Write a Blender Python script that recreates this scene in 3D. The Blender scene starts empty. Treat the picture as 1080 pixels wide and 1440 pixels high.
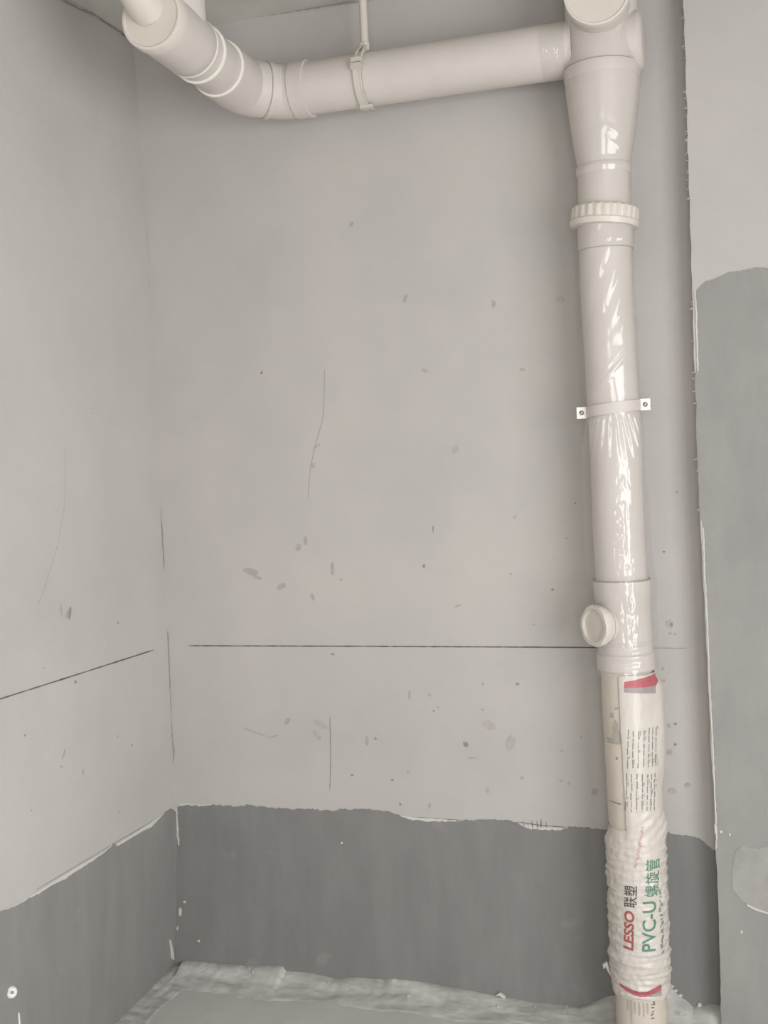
import bpy, bmesh, math, random
from mathutils import Vector, Matrix, noise
from mathutils.geometry import tessellate_polygon

random.seed(7)
sc = bpy.context.scene
COL = sc.collection

# ------------------------------------------------------------------ camera
F = 1661.5                                   # focal length in pixels of a 1080 x 1440 frame
YAW, PITCH, ROLL = 0.3202, -0.0336, -0.0467
CAM = Vector((1.7634, -3.1716, 1.4951))
H = 2.8154                                   # ceiling height
_cy, _sy, _cp, _sp = math.cos(YAW), math.sin(YAW), math.cos(PITCH), math.sin(PITCH)
FW = Vector((-_sy*_cp, _cy*_cp, _sp))
_rt = Vector((_cy, _sy, 0.0))
_up = _rt.cross(FW)
RT = _rt*math.cos(ROLL) + _up*math.sin(ROLL)
UP = -_rt*math.sin(ROLL) + _up*math.cos(ROLL)
cd = bpy.data.cameras.new('camera')
cam = bpy.data.objects.new('camera', cd)
COL.objects.link(cam)
cd.sensor_fit = 'HORIZONTAL'
cd.sensor_width = 36.0
cd.lens = F/1080*36.0
cd.clip_start = 0.05
m = Matrix((RT, UP, -FW)).transposed().to_4x4()
m.translation = CAM
cam.matrix_world = m
sc.camera = cam

# ------------------------------------------------------------------ world, light, exposure
w = bpy.data.worlds.new('daylight')
sc.world = w
w.use_nodes = True
w.node_tree.nodes['Background'].inputs[0].default_value = (0.93, 0.96, 1.0, 1)
w.node_tree.nodes['Background'].inputs[1].default_value = 1.0
sc.view_settings.view_transform = 'Standard'
sc.view_settings.look = 'None'
sc.view_settings.gamma = 1.0
sc.view_settings.use_curve_mapping = False
sc.view_settings.exposure = -0.58

WIN = (1.75, 2.85, 0.55, 2.25)               # daylight opening in the wall behind the viewer: x0, x1, z0, z1
YR = -5.2
ld = bpy.data.lights.new('window_daylight', 'AREA')
ld.shape = 'RECTANGLE'
ld.size = WIN[1]-WIN[0]
ld.size_y = WIN[3]-WIN[2]
ld.energy = 50
ld.color = (1.0, 0.997, 0.995)
lo = bpy.data.objects.new('window_daylight', ld)
COL.objects.link(lo)
lo.location = ((WIN[0]+WIN[1])/2, YR-0.06, (WIN[2]+WIN[3])/2)
lo.rotation_euler = (math.radians(90), 0, 0)

SIDE = (-4.6, -1.5, 0.0, 2.2)                # wide doorway to a bright room in the side wall: y0, y1, z0, z1
XR, T = 3.4, 0.12
l2 = bpy.data.lights.new('doorway_daylight', 'AREA')
l2.shape = 'RECTANGLE'
l2.size = SIDE[3]-SIDE[2]
l2.size_y = SIDE[1]-SIDE[0]
l2.energy = 185
l2.color = (1.0, 0.995, 1.0)
lo2 = bpy.data.objects.new('doorway_daylight', l2)
COL.objects.link(lo2)
lo2.location = (XR+T+0.03, (SIDE[0]+SIDE[1])/2, (SIDE[2]+SIDE[3])/2)
lo2.rotation_euler = (0, math.radians(90), 0)

# ------------------------------------------------------------------ helpers
def ray(px, py):
    return (FW + RT*((px-540)/F) - UP*((py-720)/F))
def at_y(px, py, y=0.0):
    d = ray(px, py); return CAM + d*((y-CAM.y)/d.y)
def at_z(px, py, z=0.0):
    d = ray(px, py); return CAM + d*((z-CAM.z)/d.z)
def at_x(px, py, x=0.0):
    d = ray(px, py); return CAM + d*((x-CAM.x)/d.x)
def depth(P):
    return (Vector(P)-CAM).dot(FW)
def pxm(P, n=1.0):                           # metres covered by n pixels at P
    return n*depth(P)/F
def lerp_tab(tab, t):
    if t <= tab[0][0]: return tab[0][1]
    for (a, va), (b, vb) in zip(tab, tab[1:]):
        if t <= b: return va + (vb-va)*(t-a)/(b-a)
    return tab[-1][1]
def sstep(a, b, x):
    t = min(1, max(0, (x-a)/(b-a))); return t*t*(3-2*t)
def N(x, y=0, z=0):
    return noise.noise(Vector((x, y, z)))

def lin(r, g=None, b=None):
    if g is None: r, g, b = r
    f = lambda c: (c/255/12.92) if c/255 <= 0.04045 else ((c/255+0.055)/1.055)**2.4
    return (f(r), f(g), f(b), 1)

def mat(name, col, rough=0.6, spec=0.3, mottle=0.0, scale=3.0, bump=0.0, bscale=60.0, col2=None, streak=None, coat=0.0, speck=None):
    mt = bpy.data.materials.new(name); mt.use_nodes = True
    nt = mt.node_tree; b = nt.nodes['Principled BSDF']
    b.inputs['Roughness'].default_value = rough
    b.inputs['Specular IOR Level'].default_value = spec
    b.inputs['Coat Weight'].default_value = coat
    b.inputs['Coat Roughness'].default_value = 0.12
    b.inputs['Base Color'].default_value = col
    tc = nt.nodes.new('ShaderNodeTexCoord')
    last = None
    if mottle > 0:
        n = nt.nodes.new('ShaderNodeTexNoise'); n.inputs['Scale'].default_value = scale
        n.inputs['Detail'].default_value = 6; n.inputs['Roughness'].default_value = 0.62
        if streak:
            mp = nt.nodes.new('ShaderNodeMapping'); mp.inputs['Scale'].default_value = streak
            nt.links.new(tc.outputs['Object'], mp.inputs['Vector']); nt.links.new(mp.outputs[0], n.inputs['Vector'])
        else:
            nt.links.new(tc.outputs['Object'], n.inputs['Vector'])
        rp = nt.nodes.new('ShaderNodeValToRGB')
        rp.color_ramp.elements[0].position = 0.33; rp.color_ramp.elements[1].position = 0.67
        c2 = col2 or tuple(c*(1-mottle) for c in col[:3])+(1,)
        rp.color_ramp.elements[0].color = c2
        rp.color_ramp.elements[1].color = tuple(min(1, c*(1+mottle*0.4)) for c in col[:3])+(1,)
        nt.links.new(n.outputs['Fac'], rp.inputs['Fac'])
        last = rp.outputs['Color']
    if speck:
        v = nt.nodes.new('ShaderNodeTexNoise'); v.inputs['Scale'].default_value = speck[0]; v.inputs['Detail'].default_value = 3
        nt.links.new(tc.outputs['Object'], v.inputs['Vector'])
        r2 = nt.nodes.new('ShaderNodeValToRGB')
        r2.color_ramp.elements[0].position = speck[1]; r2.color_ramp.elements[1].position = speck[1]+0.06
        r2.color_ramp.elements[0].color = (0, 0, 0, 1); r2.color_ramp.elements[1].color = (1, 1, 1, 1)
        nt.links.new(v.outputs['Fac'], r2.inputs['Fac'])
        ml = nt.nodes.new('ShaderNodeMath'); ml.operation = 'MULTIPLY'; ml.inputs[1].default_value = speck[2]
        nt.links.new(r2.outputs['Color'], ml.inputs[0])
        mx = nt.nodes.new('ShaderNodeMix'); mx.data_type = 'RGBA'
        nt.links.new(ml.outputs[0], mx.inputs['Factor'])
        if last: nt.links.new(last, mx.inputs[6])
        else: mx.inputs[6].default_value = col
        mx.inputs[7].default_value = speck[3]
        last = mx.outputs[2]
    if last: nt.links.new(last, b.inputs['Base Color'])
    if bump > 0:
        n2 = nt.nodes.new('ShaderNodeTexNoise'); n2.inputs['Scale'].default_value = bscale; n2.inputs['Detail'].default_value = 5
        nt.links.new(tc.outputs['Object'], n2.inputs['Vector'])
        bp = nt.nodes.new('ShaderNodeBump'); bp.inputs['Strength'].default_value = bump; bp.inputs['Distance'].default_value = 0.004
        nt.links.new(n2.outputs['Fac'], bp.inputs['Height']); nt.links.new(bp.outputs[0], b.inputs['Normal'])
    return mt

def film_mat(name, body, gloss_rough=0.13, gloss=0.05, tint=(0.80, 0.78, 0.76, 1)):
    mt = bpy.data.materials.new(name); mt.use_nodes = True
    nt = mt.node_tree; nt.nodes.clear()
    out = nt.nodes.new('ShaderNodeOutputMaterial')
    tr = nt.nodes.new('ShaderNodeBsdfTransparent'); tr.inputs[0].default_value = (0.985, 0.985, 0.98, 1)
    df = nt.nodes.new('ShaderNodeBsdfDiffuse'); df.inputs[0].default_value = tint
    gl = nt.nodes.new('ShaderNodeBsdfGlossy'); gl.inputs['Roughness'].default_value = gloss_rough; gl.inputs[0].default_value = (1, 1, 1, 1)
    m1 = nt.nodes.new('ShaderNodeMixShader'); m1.inputs[0].default_value = body
    nt.links.new(tr.outputs[0], m1.inputs[1]); nt.links.new(df.outputs[0], m1.inputs[2])
    m2 = nt.nodes.new('ShaderNodeMixShader')
    m2.inputs[0].default_value = gloss
    nt.links.new(m1.outputs[0], m2.inputs[1]); nt.links.new(gl.outputs[0], m2.inputs[2])
    nt.links.new(m2.outputs[0], out.inputs[0])
    return mt

PLASTER = lin(190, 186, 182)
M = {
 'plaster': mat('plaster', PLASTER, 0.85, 0.15, 0.05, 2.2, 0.18, 55, col2=lin(182, 179, 175), speck=(26, 0.72, 0.2, lin(165, 162, 157))),
 'plaster_ceiling': mat('plaster_ceiling', lin(206, 205, 198), 0.9, 0.1, 0.10, 5, 0.35, 30),
 'coating': mat('waterproof_coating', lin(132, 131, 129), 0.62, 0.3, 0.10, 4.0, 0.10, 90, streak=(3.2, 3.2, 0.9), speck=(7, 0.66, 0.22, lin(168, 167, 163))),
 'coating_left': mat('waterproof_coating_left', lin(141, 140, 137), 0.62, 0.3, 0.10, 4.0, 0.10, 90, streak=(3.2, 3.2, 0.7), speck=(12, 0.70, 0.25, lin(168, 168, 165))),
 'coating_pale': mat('waterproof_coating_pale', lin(151, 150, 146), 0.62, 0.3, 0.13, 3.0, 0.12, 70, streak=(2.5, 2.5, 1.1), col2=lin(143, 142, 139)),
 'coating_patch': mat('coating_patch', lin(163, 161, 157), 0.7, 0.2, 0.12, 18, 0.2, 60),
 'white_plaster': mat('exposed_plaster', lin(205, 203, 197), 0.85, 0.1, 0.06, 30),
 'floor': mat('cement_floor', lin(202, 200, 197), 0.7, 0.25, 0.08, 5, 0.15, 40),
 'fillet': mat('cement_fillet', lin(196, 195, 191), 0.9, 0.1, 0.3, 3.5, 0.35, 50, col2=lin(168, 167, 163), streak=(2.5, 7, 7)),
 'pencil': mat('pencil', lin(112, 108, 104), 0.8, 0.1, 0.25, 90),
 'pencil_light': mat('pencil_light', lin(156, 152, 148), 0.8, 0.1, 0.2, 90),
 'scuff': mat('scuff', lin(174, 169, 164), 0.85, 0.1, 0.1, 80),
 'scuff_faint': mat('scuff_faint', lin(181, 176, 171), 0.85, 0.1, 0.1, 80),
 'scuff_dark': mat('scuff_dark', lin(150, 145, 140), 0.85, 0.1, 0.15, 80),
 'pvc': mat('pvc', lin(207, 200, 194), 0.42, 0.4, 0.05, 7, speck=(60, 0.74, 0.35, lin(170, 160, 148))),
 'pvc_cap': mat('pvc_cap', lin(212, 205, 196), 0.35, 0.45, 0.03, 9),
 'pvc_cream': mat('pvc_cream', lin(205, 196, 183), 0.45, 0.4, 0.08, 9),
 'cement_glue': mat('solvent_cement', lin(240, 236, 228), 0.3, 0.5),
 'seam': mat('seam', lin(140, 133, 125), 0.7, 0.2),
 'white_tab': mat('white_tab', lin(246, 244, 238), 0.4, 0.4),
 'screw': mat('screw_metal', lin(112, 108, 102), 0.4, 0.5),
 'hanger': mat('hanger_plastic', lin(206, 200, 190), 0.45, 0.4, 0.05, 20),
 'film': film_mat('clear_film', 0.085),
 'tape': film_mat('clear_tape', 0.10, 0.12, 0.07),
 'sleeve': mat('printed_sleeve', lin(208, 202, 195), 0.30, 0.5, 0.06, 11, col2=lin(202, 195, 186)),
 'sleeve_cream': mat('sleeve_cream', lin(206, 196, 178), 0.4, 0.4, 0.08, 20),
 'ink_red': mat('ink_red', lin(182, 100, 106), 0.4, 0.4, 0.1, 30),
 'ink_rust': mat('ink_rust', lin(166, 92, 86), 0.45, 0.4, 0.12, 60),
 'ink_pink': mat('ink_pink', lin(205, 160, 152), 0.45, 0.4, 0.1, 60),
 'ink_grey': mat('ink_grey', lin(160, 152, 150), 0.4, 0.4, 0.1, 30),
 'ink_dark': mat('ink_dark', lin(92, 88, 84), 0.45, 0.3, 0.1, 60),
 'ink_text': mat('ink_text', lin(142, 138, 134), 0.45, 0.3, 0.2, 60),
 'ink_green': mat('ink_green', lin(96, 138, 114), 0.45, 0.4, 0.12, 60),
 'ink_edge': mat('ink_edge', lin(142, 150, 142), 0.45, 0.3, 0.25, 60),
 'stain': mat('stain', lin(176, 170, 162), 0.6, 0.3, 0.1, 60),
 'plug': mat('plug_white', lin(246, 245, 240), 0.35, 0.4),
}

def tag(o, label=None, cat=None, group=None, kind=None):
    if label: o['label'] = label
    if cat: o['category'] = cat
    if group: o['group'] = group
    if kind: o['kind'] = kind
    return o
def thing(name, loc, label, cat, group=None):
    o = bpy.data.objects.new(name, None); COL.objects.link(o)
    o.empty_display_size = 0.05
    o.location = loc
    return tag(o, label, cat, group)
def mobj(name, verts, faces, material, parent=None, smooth=True, label=None):
    me = bpy.data.meshes.new(name)
    me.from_pydata([tuple(v) for v in verts], [], faces)
    me.materials.append(material)
    bm = bmesh.new(); bm.from_mesh(me)
    bmesh.ops.recalc_face_normals(bm, faces=bm.faces)
    bm.to_mesh(me); bm.free()
    if smooth:
        me.polygons.foreach_set('use_smooth', [True]*len(me.polygons))
        me.set_sharp_from_angle(angle=math.radians(38))
    o = bpy.data.objects.new(name, me); COL.objects.link(o)
    if parent:
        o.parent = parent
        if parent.type == 'EMPTY': o.matrix_parent_inverse = Matrix.Translation(-parent.location)
    if label: o['label'] = label
    return o
class MB:                                      # collects faces of one mesh
    def __init__(s): s.v = []; s.f = []
    def add(s, vs, fs):
        k = len(s.v); s.v += [Vector(v) for v in vs]; s.f += [[i+k for i in f] for f in fs]
    def rings(s, rings, close=True, cap0=False, cap1=False):
        k = len(s.v); n = len(rings[0])
        for r in rings: s.v += [Vector(p) for p in r]
        for i in range(len(rings)-1):
            for j in range(n if close else n-1):
                a = k+i*n+j; b = k+i*n+(j+1) % n
                s.f.append([a, b, b+n, a+n])
        if cap0: s.f.append([k+j for j in range(n)][::-1])
        if cap1: s.f.append([k+(len(rings)-1)*n+j for j in range(n)])
    def tube(s, pts, rad, n=12, cap=True):
        pts = [Vector(p) for p in pts]; rs = []; ref = None
        for i, p in enumerate(pts):
            d = (pts[min(i+1, len(pts)-1)]-pts[max(i-1, 0)]).normalized()
            if ref is None:
                ref = d.orthogonal().normalized()
            ref = (ref - d*ref.dot(d)).normalized(); b = d.cross(ref)
            r = rad[i] if isinstance(rad, (list, tuple)) else rad
            rs.append([p+(ref*math.cos(t)+b*math.sin(t))*r for t in [2*math.pi*q/n for q in range(n)]])
        s.rings(rs, True, cap, cap)
    def lathe(s, c, axis, prof, n=40, cap0=True, cap1=True, ref=None, rmod=None):
        axis = Vector(axis).normalized(); c = Vector(c)
        ref = Vector(ref) if ref else axis.orthogonal()
        ref = (ref-axis*ref.dot(axis)).normalized(); b = axis.cross(ref)
        rs = []
        for (h, r) in prof:
            rs.append([c+axis*h+(ref*math.cos(t)+b*math.sin(t))*(r*(rmod(q, h) if rmod else 1)) for q, t in enumerate([2*math.pi*q/n for q in range(n)])])
        s.rings(rs, True, cap0, cap1)
    def box(s, c, ex, ey, ez, hx, hy, hz):
        c = Vector(c); ex, ey, ez = Vector(ex).normalized()*hx, Vector(ey).normalized()*hy, Vector(ez).normalized()*hz
        vs = [c+ex*i+ey*j+ez*k for k in (-1, 1) for j in (-1, 1) for i in (-1, 1)]
        s.add(vs, [[0, 2, 3, 1], [4, 5, 7, 6], [0, 1, 5, 4], [2, 6, 7, 3], [0, 4, 6, 2], [1, 3, 7, 5]])
    def slab(s, outline, off):                  # outline points, extruded by off (Vector) : a thin sheet with real thickness
        n = len(outline); pts = [Vector(p) for p in outline]
        tris = tessellate_polygon([pts])
        top = [p+off for p in pts]
        s.add(pts+top, [[i+n for i in t] for t in tris]+[list(t)[::-1] for t in tris]+[[i, (i+1) % n, (i+1) % n+n, i+n] for i in range(n)])
    def build(s, name, material, parent=None, smooth=True, label=None):
        return mobj(name, s.v, s.f, material, parent, smooth, label)

def resample(pts, step):
    out = []
    for a, b in zip(pts, pts[1:]):
        L = math.hypot(b[0]-a[0], b[1]-a[1]); n = max(1, int(L/step))
        for i in range(n):
            t = i/n; out.append((a[0]+(b[0]-a[0])*t, a[1]+(b[1]-a[1])*t))
    out.append(pts[-1]); return out
def jag(pts, amp, seed, step=3.0, fr=0.35, axis=1):
    out = []
    for i, (x, y) in enumerate(resample(pts, step)):
        d = amp*(N((x+y)*fr, seed*7.3)+0.6*N((x+y)*fr*2.7, seed*3.1+5))
        out.append((x, y+d) if axis == 1 else (x+d, y))
    return out

# ------------------------------------------------------------------ the room
CORN = [(188, 60), (193, 130), (205, 300), (214, 450), (219, 560), (229, 780), (236, 900), (243, 1060), (248, 1140), (249, 1180), (247, 1260), (245, 1350), (245, 1372)]
CT = sorted([(at_y(px, py).z, at_y(px, py).x) for px, py in CORN])
def xcorner(z): return lerp_tab(CT, z)
def xleft(y, z): return xcorner(z)*(1-sstep(0.0, 0.9, -y)) + 0.0015*N(y*3, z*3, 4)
def at_left(px, py, off=0.0):
    x = 0.0
    for _ in range(6):
        P = at_x(px, py, x); x = xleft(P.y, P.z)+off
    return P
def grid_wall(name, fn, us, vs, thick, material, label):
    mb = MB(); nu, nv = len(us), len(vs)
    front = [fn(u, v) for v in vs for u in us]
    back = [p+thick for p in front]
    mb.v = front+back; k = nu*nv
    for j in range(nv-1):
        for i in range(nu-1):
            a = j*nu+i
            mb.f.append([a, a+1, a+nu+1, a+nu]); mb.f.append([k+a, k+a+nu, k+a+nu+1, k+a+1])
    for i in range(nu-1):
        mb.f.append([i, k+i, k+i+1, i+1]); q = (nv-1)*nu+i; mb.f.append([q, q+1, k+q+1, k+q])
    for j in range(nv-1):
        a = j*nu; mb.f.append([a, a+nu, k+a+nu, k+a]); q = j*nu+nu-1; mb.f.append([q, k+q, k+q+nu, q+nu])
    o = mb.build(name, material); tag(o, label, 'wall', kind='structure'); return o
lsp = lambda a, b, n: [a+(b-a)*i/(n-1) for i in range(n)]

PY = -0.062                                     # face of the thicker wall on the right
EDGE = [(960, -40), (962, 20), (965, 120), (967, 200), (970, 300), (973, 400), (977, 520), (981, 650), (988, 800), (993, 900), (996, 950), (1000, 1050), (1004, 1130), (1007, 1200), (1010, 1280), (1012, 1340), (1014, 1430), (1016, 1500), (1020, 1620)]
ET = sorted([(at_y(px, py, PY).z, at_y(px, py, PY).x) for px, py in EDGE])
def xedge(z):
    return lerp_tab(ET, z) + 0.0025*N(z*23, 3.3) + 0.0012*N(z*90, 8.1)

wall_back = grid_wall('wall_back', lambda x, z: Vector((x, 0.0, z)), lsp(-0.10, 1.95, 42), lsp(0, H, 56), Vector((0, T, 0)), M['plaster'],
                      'light grey plastered back wall behind the white drain pipes')
wall_left = grid_wall('wall_left', lambda y, z: Vector((xleft(y, z), y, z)), [0.0]+lsp(-0.03, -1.2, 30)+lsp(-1.4, YR, 6), lsp(0, H, 70), Vector((-T-0.05, 0, 0)), M['plaster'],
                      'light grey plastered wall on the left side of the corner')
zs = lsp(0, H, 240)
wall_right = grid_wall('wall_right', lambda u, z: Vector((xedge(z)+(XR-xedge(z))*u, PY+0.0*u, z)), [0, 0.004, 0.02, 0.08, 0.3, 1.0], zs, Vector((0, -PY, 0)), M['plaster'],
                       'projecting plastered wall beside the vertical pipe, pale above and grey below')
def slabbox(name, x0, x1, y0, y1, z0, z1, material, label, cat):
    mb = MB(); mb.box(((x0+x1)/2, (y0+y1)/2, (z0+z1)/2), (1, 0, 0), (0, 1, 0), (0, 0, 1), (x1-x0)/2, (y1-y0)/2, (z1-z0)/2)
    o = mb.build(name, material, smooth=False); return tag(o, label, cat, kind='structure')
floor = slabbox('floor', -0.2, XR+T, YR-T, T, -0.1, 0.0, M['floor'], 'smooth grey cement floor at the foot of the walls', 'floor')
ceiling = slabbox('ceiling', -0.2, XR+T, YR-T, T, H, H+0.1, M['plaster_ceiling'], 'rough grey cement ceiling above the drain pipes', 'ceiling')
mb = MB()
for (a, b, c, d) in ((YR, SIDE[0], 0, H), (SIDE[1], PY, 0, H), (SIDE[0], SIDE[1], SIDE[3], H)):
    mb.box((XR+T/2, (a+b)/2, (c+d)/2), (1, 0, 0), (0, 1, 0), (0, 0, 1), T/2, (b-a)/2, (d-c)/2)
tag(mb.build('wall_side', M['plaster'], smooth=False), 'plain plastered side wall with a wide doorway beyond the picture', 'wall', kind='structure')
mb = MB()
x0, x1, z0, z1 = WIN
for (a, b, c, d) in ((-0.2, x0, 0, H), (x1, XR+T, 0, H), (x0, x1, 0, z0), (x0, x1, z1, H)):
    mb.box(((a+b)/2, YR-0.03, (c+d)/2), (1, 0, 0), (0, 1, 0), (0, 0, 1), (b-a)/2, 0.03, (d-c)/2)
tag(mb.build('wall_rear', M['plaster'], smooth=False), 'plain plastered wall behind the viewer with a daylight opening', 'wall', kind='structure')

# ------------------------------------------------------------------ coatings: thin layers brushed on the walls
def back_slab(name, px, material, off=0.0016, parent=None, label=None, y=0.0):
    mb = MB(); mb.slab([at_y(a, b, y) for a, b in px], Vector((0, -off, 0)))
    return mb.build(name, material, parent, smooth=False, label=label)
def left_slab(name, px, material, off=0.0016, parent=None, label=None):
    mb = MB(); mb.slab([at_left(a, b) for a, b in px], Vector((off, 0, 0)))
    return mb.build(name, material, parent, smooth=False, label=label)

top = jag([(238, 1139), (247, 1138), (252, 1133), (262, 1131), (280, 1134), (300, 1132), (330, 1134), (350, 1132), (375, 1135), (405, 1137), (440, 1138), (472, 1140), (482, 1138), (520, 1138), (545, 1141), (562, 1147), (575, 1152), (600, 1155), (640, 1155.5), (660, 1153), (710, 1153), (728, 1157), (738, 1164), (760, 1167), (790, 1167), (800, 1162), (830, 1164), (857, 1167), (900, 1168), (935, 1166), (944, 1172), (960, 1174), (980, 1178), (990, 1184), (998, 1192), (1004, 1195), (1012, 1196)], 2.2, 1)
bot = [(1040, 1455), (900, 1440), (640, 1412), (450, 1392), (250, 1372), (236, 1372)]
bot = [b for b in bot if at_y(*b).z > -0.5]
def clampz(P, z): return Vector((P.x, P.y, max(z, P.z)))
mb = MB(); ol = [clampz(at_y(a, b), 0.001) for a, b in top+bot]
mb.slab(ol, Vector((0, -0.0018, 0)))
mb.build('waterproof_coating', M['coating'], wall_back, False, 'dark grey waterproof coating band with a ragged top edge')

ltop = jag([(-30, 1297), (0, 1281), (20, 1276), (40, 1264), (70, 1247), (90, 1237), (110, 1223), (130, 1211), (150, 1198), (157, 1192), (160, 1186), (163, 1189), (180, 1179), (200, 1167), (212, 1161), (225, 1147), (232, 1141), (243, 1138), (246, 1141)], 2.0, 2)
mb = MB()
L = [at_left(a, b) for a, b in ltop]
L.append(Vector((xcorner(L[-1].z), -0.0004, L[-1].z)))
# the layer follows the wall: column strips from the ragged edge down to the floor
rows = 14; vs = []
for P in L:
    for k in range(rows):
        z = P.z + (0.001-P.z)*k/(rows-1)
        vs.append(Vector((xleft(P.y, z)+0.0018, P.y, z)))
fs = [[i*rows+k, i*rows+k+1, (i+1)*rows+k+1, (i+1)*rows+k] for i in range(len(L)-1) for k in range(rows-1)]
back = [v-Vector((0.002, 0, 0)) for v in vs]
nb = len(vs)
fs += [[i*rows, (i+1)*rows, nb+(i+1)*rows, nb+i*rows] for i in range(len(L)-1)]
mb.add(vs+back, fs)
mb.build('waterproof_coating', M['coating_left'], wall_left, False, 'grey waterproof coating band with a ragged top edge')

rtop = jag([(977, 424), (978, 412), (984, 404), (990, 398), (1000, 394), (1015, 388), (1022, 383), (1030, 382), (1050, 380), (1062, 376), (1085, 377), (1120, 374), (1200, 366)], 2.0, 3)
rleft = [(979, 500), (980.5, 520), (977, 530), (980, 610), (982, 690), (986, 730), (991, 745), (992, 800), (997, 900), (1001, 980), (1005, 1070), (1009, 1160), (1010, 1190), (1006, 1200), (1009, 1280), (1011, 1340), (1013, 1430), (1015, 1500), (1017, 1560)]
rleft = jag(rleft, 1.6, 4, 4, 0.2, 0)
ol = [at_y(a, b, PY) for a, b in rtop]
xr = ol[-1].x
ol += [Vector((xr, PY, 0.001))]
lf = [at_y(a, b, PY) for a, b in rleft]; lf = [P for P in lf if P.z > 0.02]
lf = [Vector((max(P.x, xedge(P.z)+0.001), P.y, P.z)) for P in lf]
ol += [Vector((lf[-1].x, PY, 0.001))]+lf[::-1]
mb = MB(); mb.slab(ol, Vector((0, -0.0016, 0)))
mb.build('waterproof_coating', M['coating_pale'], wall_right, False, 'pale grey waterproof coating reaching above eye level')
# paler patch low on the projecting wall
patch = jag([(1034, 1196), (1046, 1190), (1066, 1192), (1100, 1188), (1140, 1190), (1140, 1300), (1100, 1293), (1080, 1285), (1066, 1280), (1052, 1272), (1040, 1264), (1030, 1250), (1029, 1225), (1034, 1196)], 3.0, 5, 4)
mb = MB(); mb.slab([at_y(a, b, PY-0.0016) for a, b in patch[:-1]], Vector((0, -0.0012, 0)))
mb.build('coating_patch', M['coating_patch'], wall_right, False)
for px in ([(1050, 1271), (1064, 1277.5), (1080, 1283), (1080, 1285.5), (1062, 1280), (1051, 1274)], [(1004.5, 1160), (1007, 1158), (1008, 1170), (1005.5, 1174)], [(1012, 1168), (1016, 1167), (1016, 1171), (1013, 1172)], [(1025, 1172), (1028, 1172), (1027, 1176), (1025, 1175)], [(1041, 1309), (1044, 1308), (1045, 1312), (1042, 1313)]):
    mb = MB(); mb.slab([at_y(a, b, PY-0.0026) for a, b in px], Vector((0, -0.0006, 0)))
    mb.build('exposed_plaster', M['white_plaster'], wall_right, False)
# light arris left bare along the edge of the projecting wall
for pts, wd in (([(976, 408), (978, 440), (979, 480), (980.5, 522)], 2.2), ([(988, 742), (990, 800), (993, 860), (996, 930)], 2.0), ([(999, 1000), (1003, 1080), (1007, 1180)], 2.0)):
    mb = MB(); e = jag(pts, 0.8, 6, 5, 0.3, 0); e2 = [(a+wd+0.7*N(b*0.21), b) for a, b in e]
    mb.slab([at_y(a, b, PY) for a, b in e+e2[::-1]], Vector((0, -0.0022, 0)))
    mb.build('exposed_plaster', M['white_plaster'], wall_right, False)
# frayed plaster tufts on the edge of the projecting wall
mb = MB()
for i in range(70):
    z = at_y(967, random.choice([random.uniform(120, 330), random.uniform(330, 720), random.uniform(0, 300)]), PY).z
    x = xedge(z); l = random.uniform(0.003, 0.013); h = random.uniform(0.0015, 0.004)
    P = Vector((x+0.002, PY, z)); sgn = random.uniform(-0.6, 0.6)
    mb.add([P+Vector((0, 0.001, h)), P+Vector((0, 0.001, -h)), P+Vector((-l, 0.006, sgn*l)), P+Vector((0, 0.012, 0))], [[0, 1, 2], [1, 3, 2], [3, 0, 2], [0, 3, 1]])
tag(mb.build('plaster_burr', M['plaster'], wall_right, False), kind='stuff')
# bare plaster slivers above the coating on the back wall, along the half-metre pencil line
for px in ([(562, 1147), (580, 1149), (610, 1151), (648, 1154), (640, 1156.5), (600, 1156), (576, 1153)], [(738, 1160), (760, 1163), (790, 1164), (800, 1163), (790, 1168), (760, 1169), (744, 1167)], [(252, 1131), (262, 1129.5), (285, 1131.5), (300, 1130.5), (300, 1133), (282, 1135), (262, 1132.5), (253, 1135)]):
    back_slab('exposed_plaster', jag(px+[px[0]], 0.7, 8)[:-1], M['white_plaster'], 0.0009, wall_back)
mb = MB()                                           # white streak down the corner
e = jag([(246, 1136), (247, 1150), (249, 1165), (251, 1188)], 0.8, 9, 3, 0.4, 0)
e2 = [(a+3.6-2.2*i/len(e)+0.8*N(b*0.3), b) for i, (a, b) in enumerate(e)]
mb.slab([at_y(a, b) for a, b in e+e2[::-1]], Vector((0, -0.004, 0)))
mb.build('exposed_plaster', M['white_plaster'], wall_back, False)
for c, rx, ry in (((254, 1282), 2.2, 6), ((260, 1268), 1.8, 1.8), ((280, 1323), 1.8, 1.8), ((481, 1185), 1.6, 1.6), ((250, 1305), 1.0, 3)):
    back_slab('plaster_fleck', [(c[0]+rx*math.cos(t)*(1+.3*N(t, c[0])), c[1]+ry*math.sin(t)) for t in lsp(0, 5.7, 11)], M['white_plaster'], 0.003, wall_back)
for c, rx, ry in (((946, 1386), 2.2, 1.6), ((950, 1392), 3, 1.8), ((957, 1399), 3, 2), ((962, 1408), 3.4, 1.5), ((973, 1418), 4, 1.8), ((1006, 1416), 3.5, 4), ((984, 1413), 3, 4), ((941, 1394), 3, 1.5)):
    back_slab('plaster_fleck', [(c[0]+rx*math.cos(t)*(1+.4*N(t*1.7, c[0])), c[1]+ry*math.sin(t)*(1+.4*N(t*1.7, c[1]))) for t in lsp(0, 5.7, 11)], M['white_plaster'], 0.006, wall_back)
left_slab('exposed_plaster', [(163, 1187), (190, 1170), (212, 1156), (232, 1141), (225, 1149), (212, 1163), (200, 1168.5), (180, 1180.5), (164, 1190)], M['white_plaster'], 0.0026, wall_left)
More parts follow.
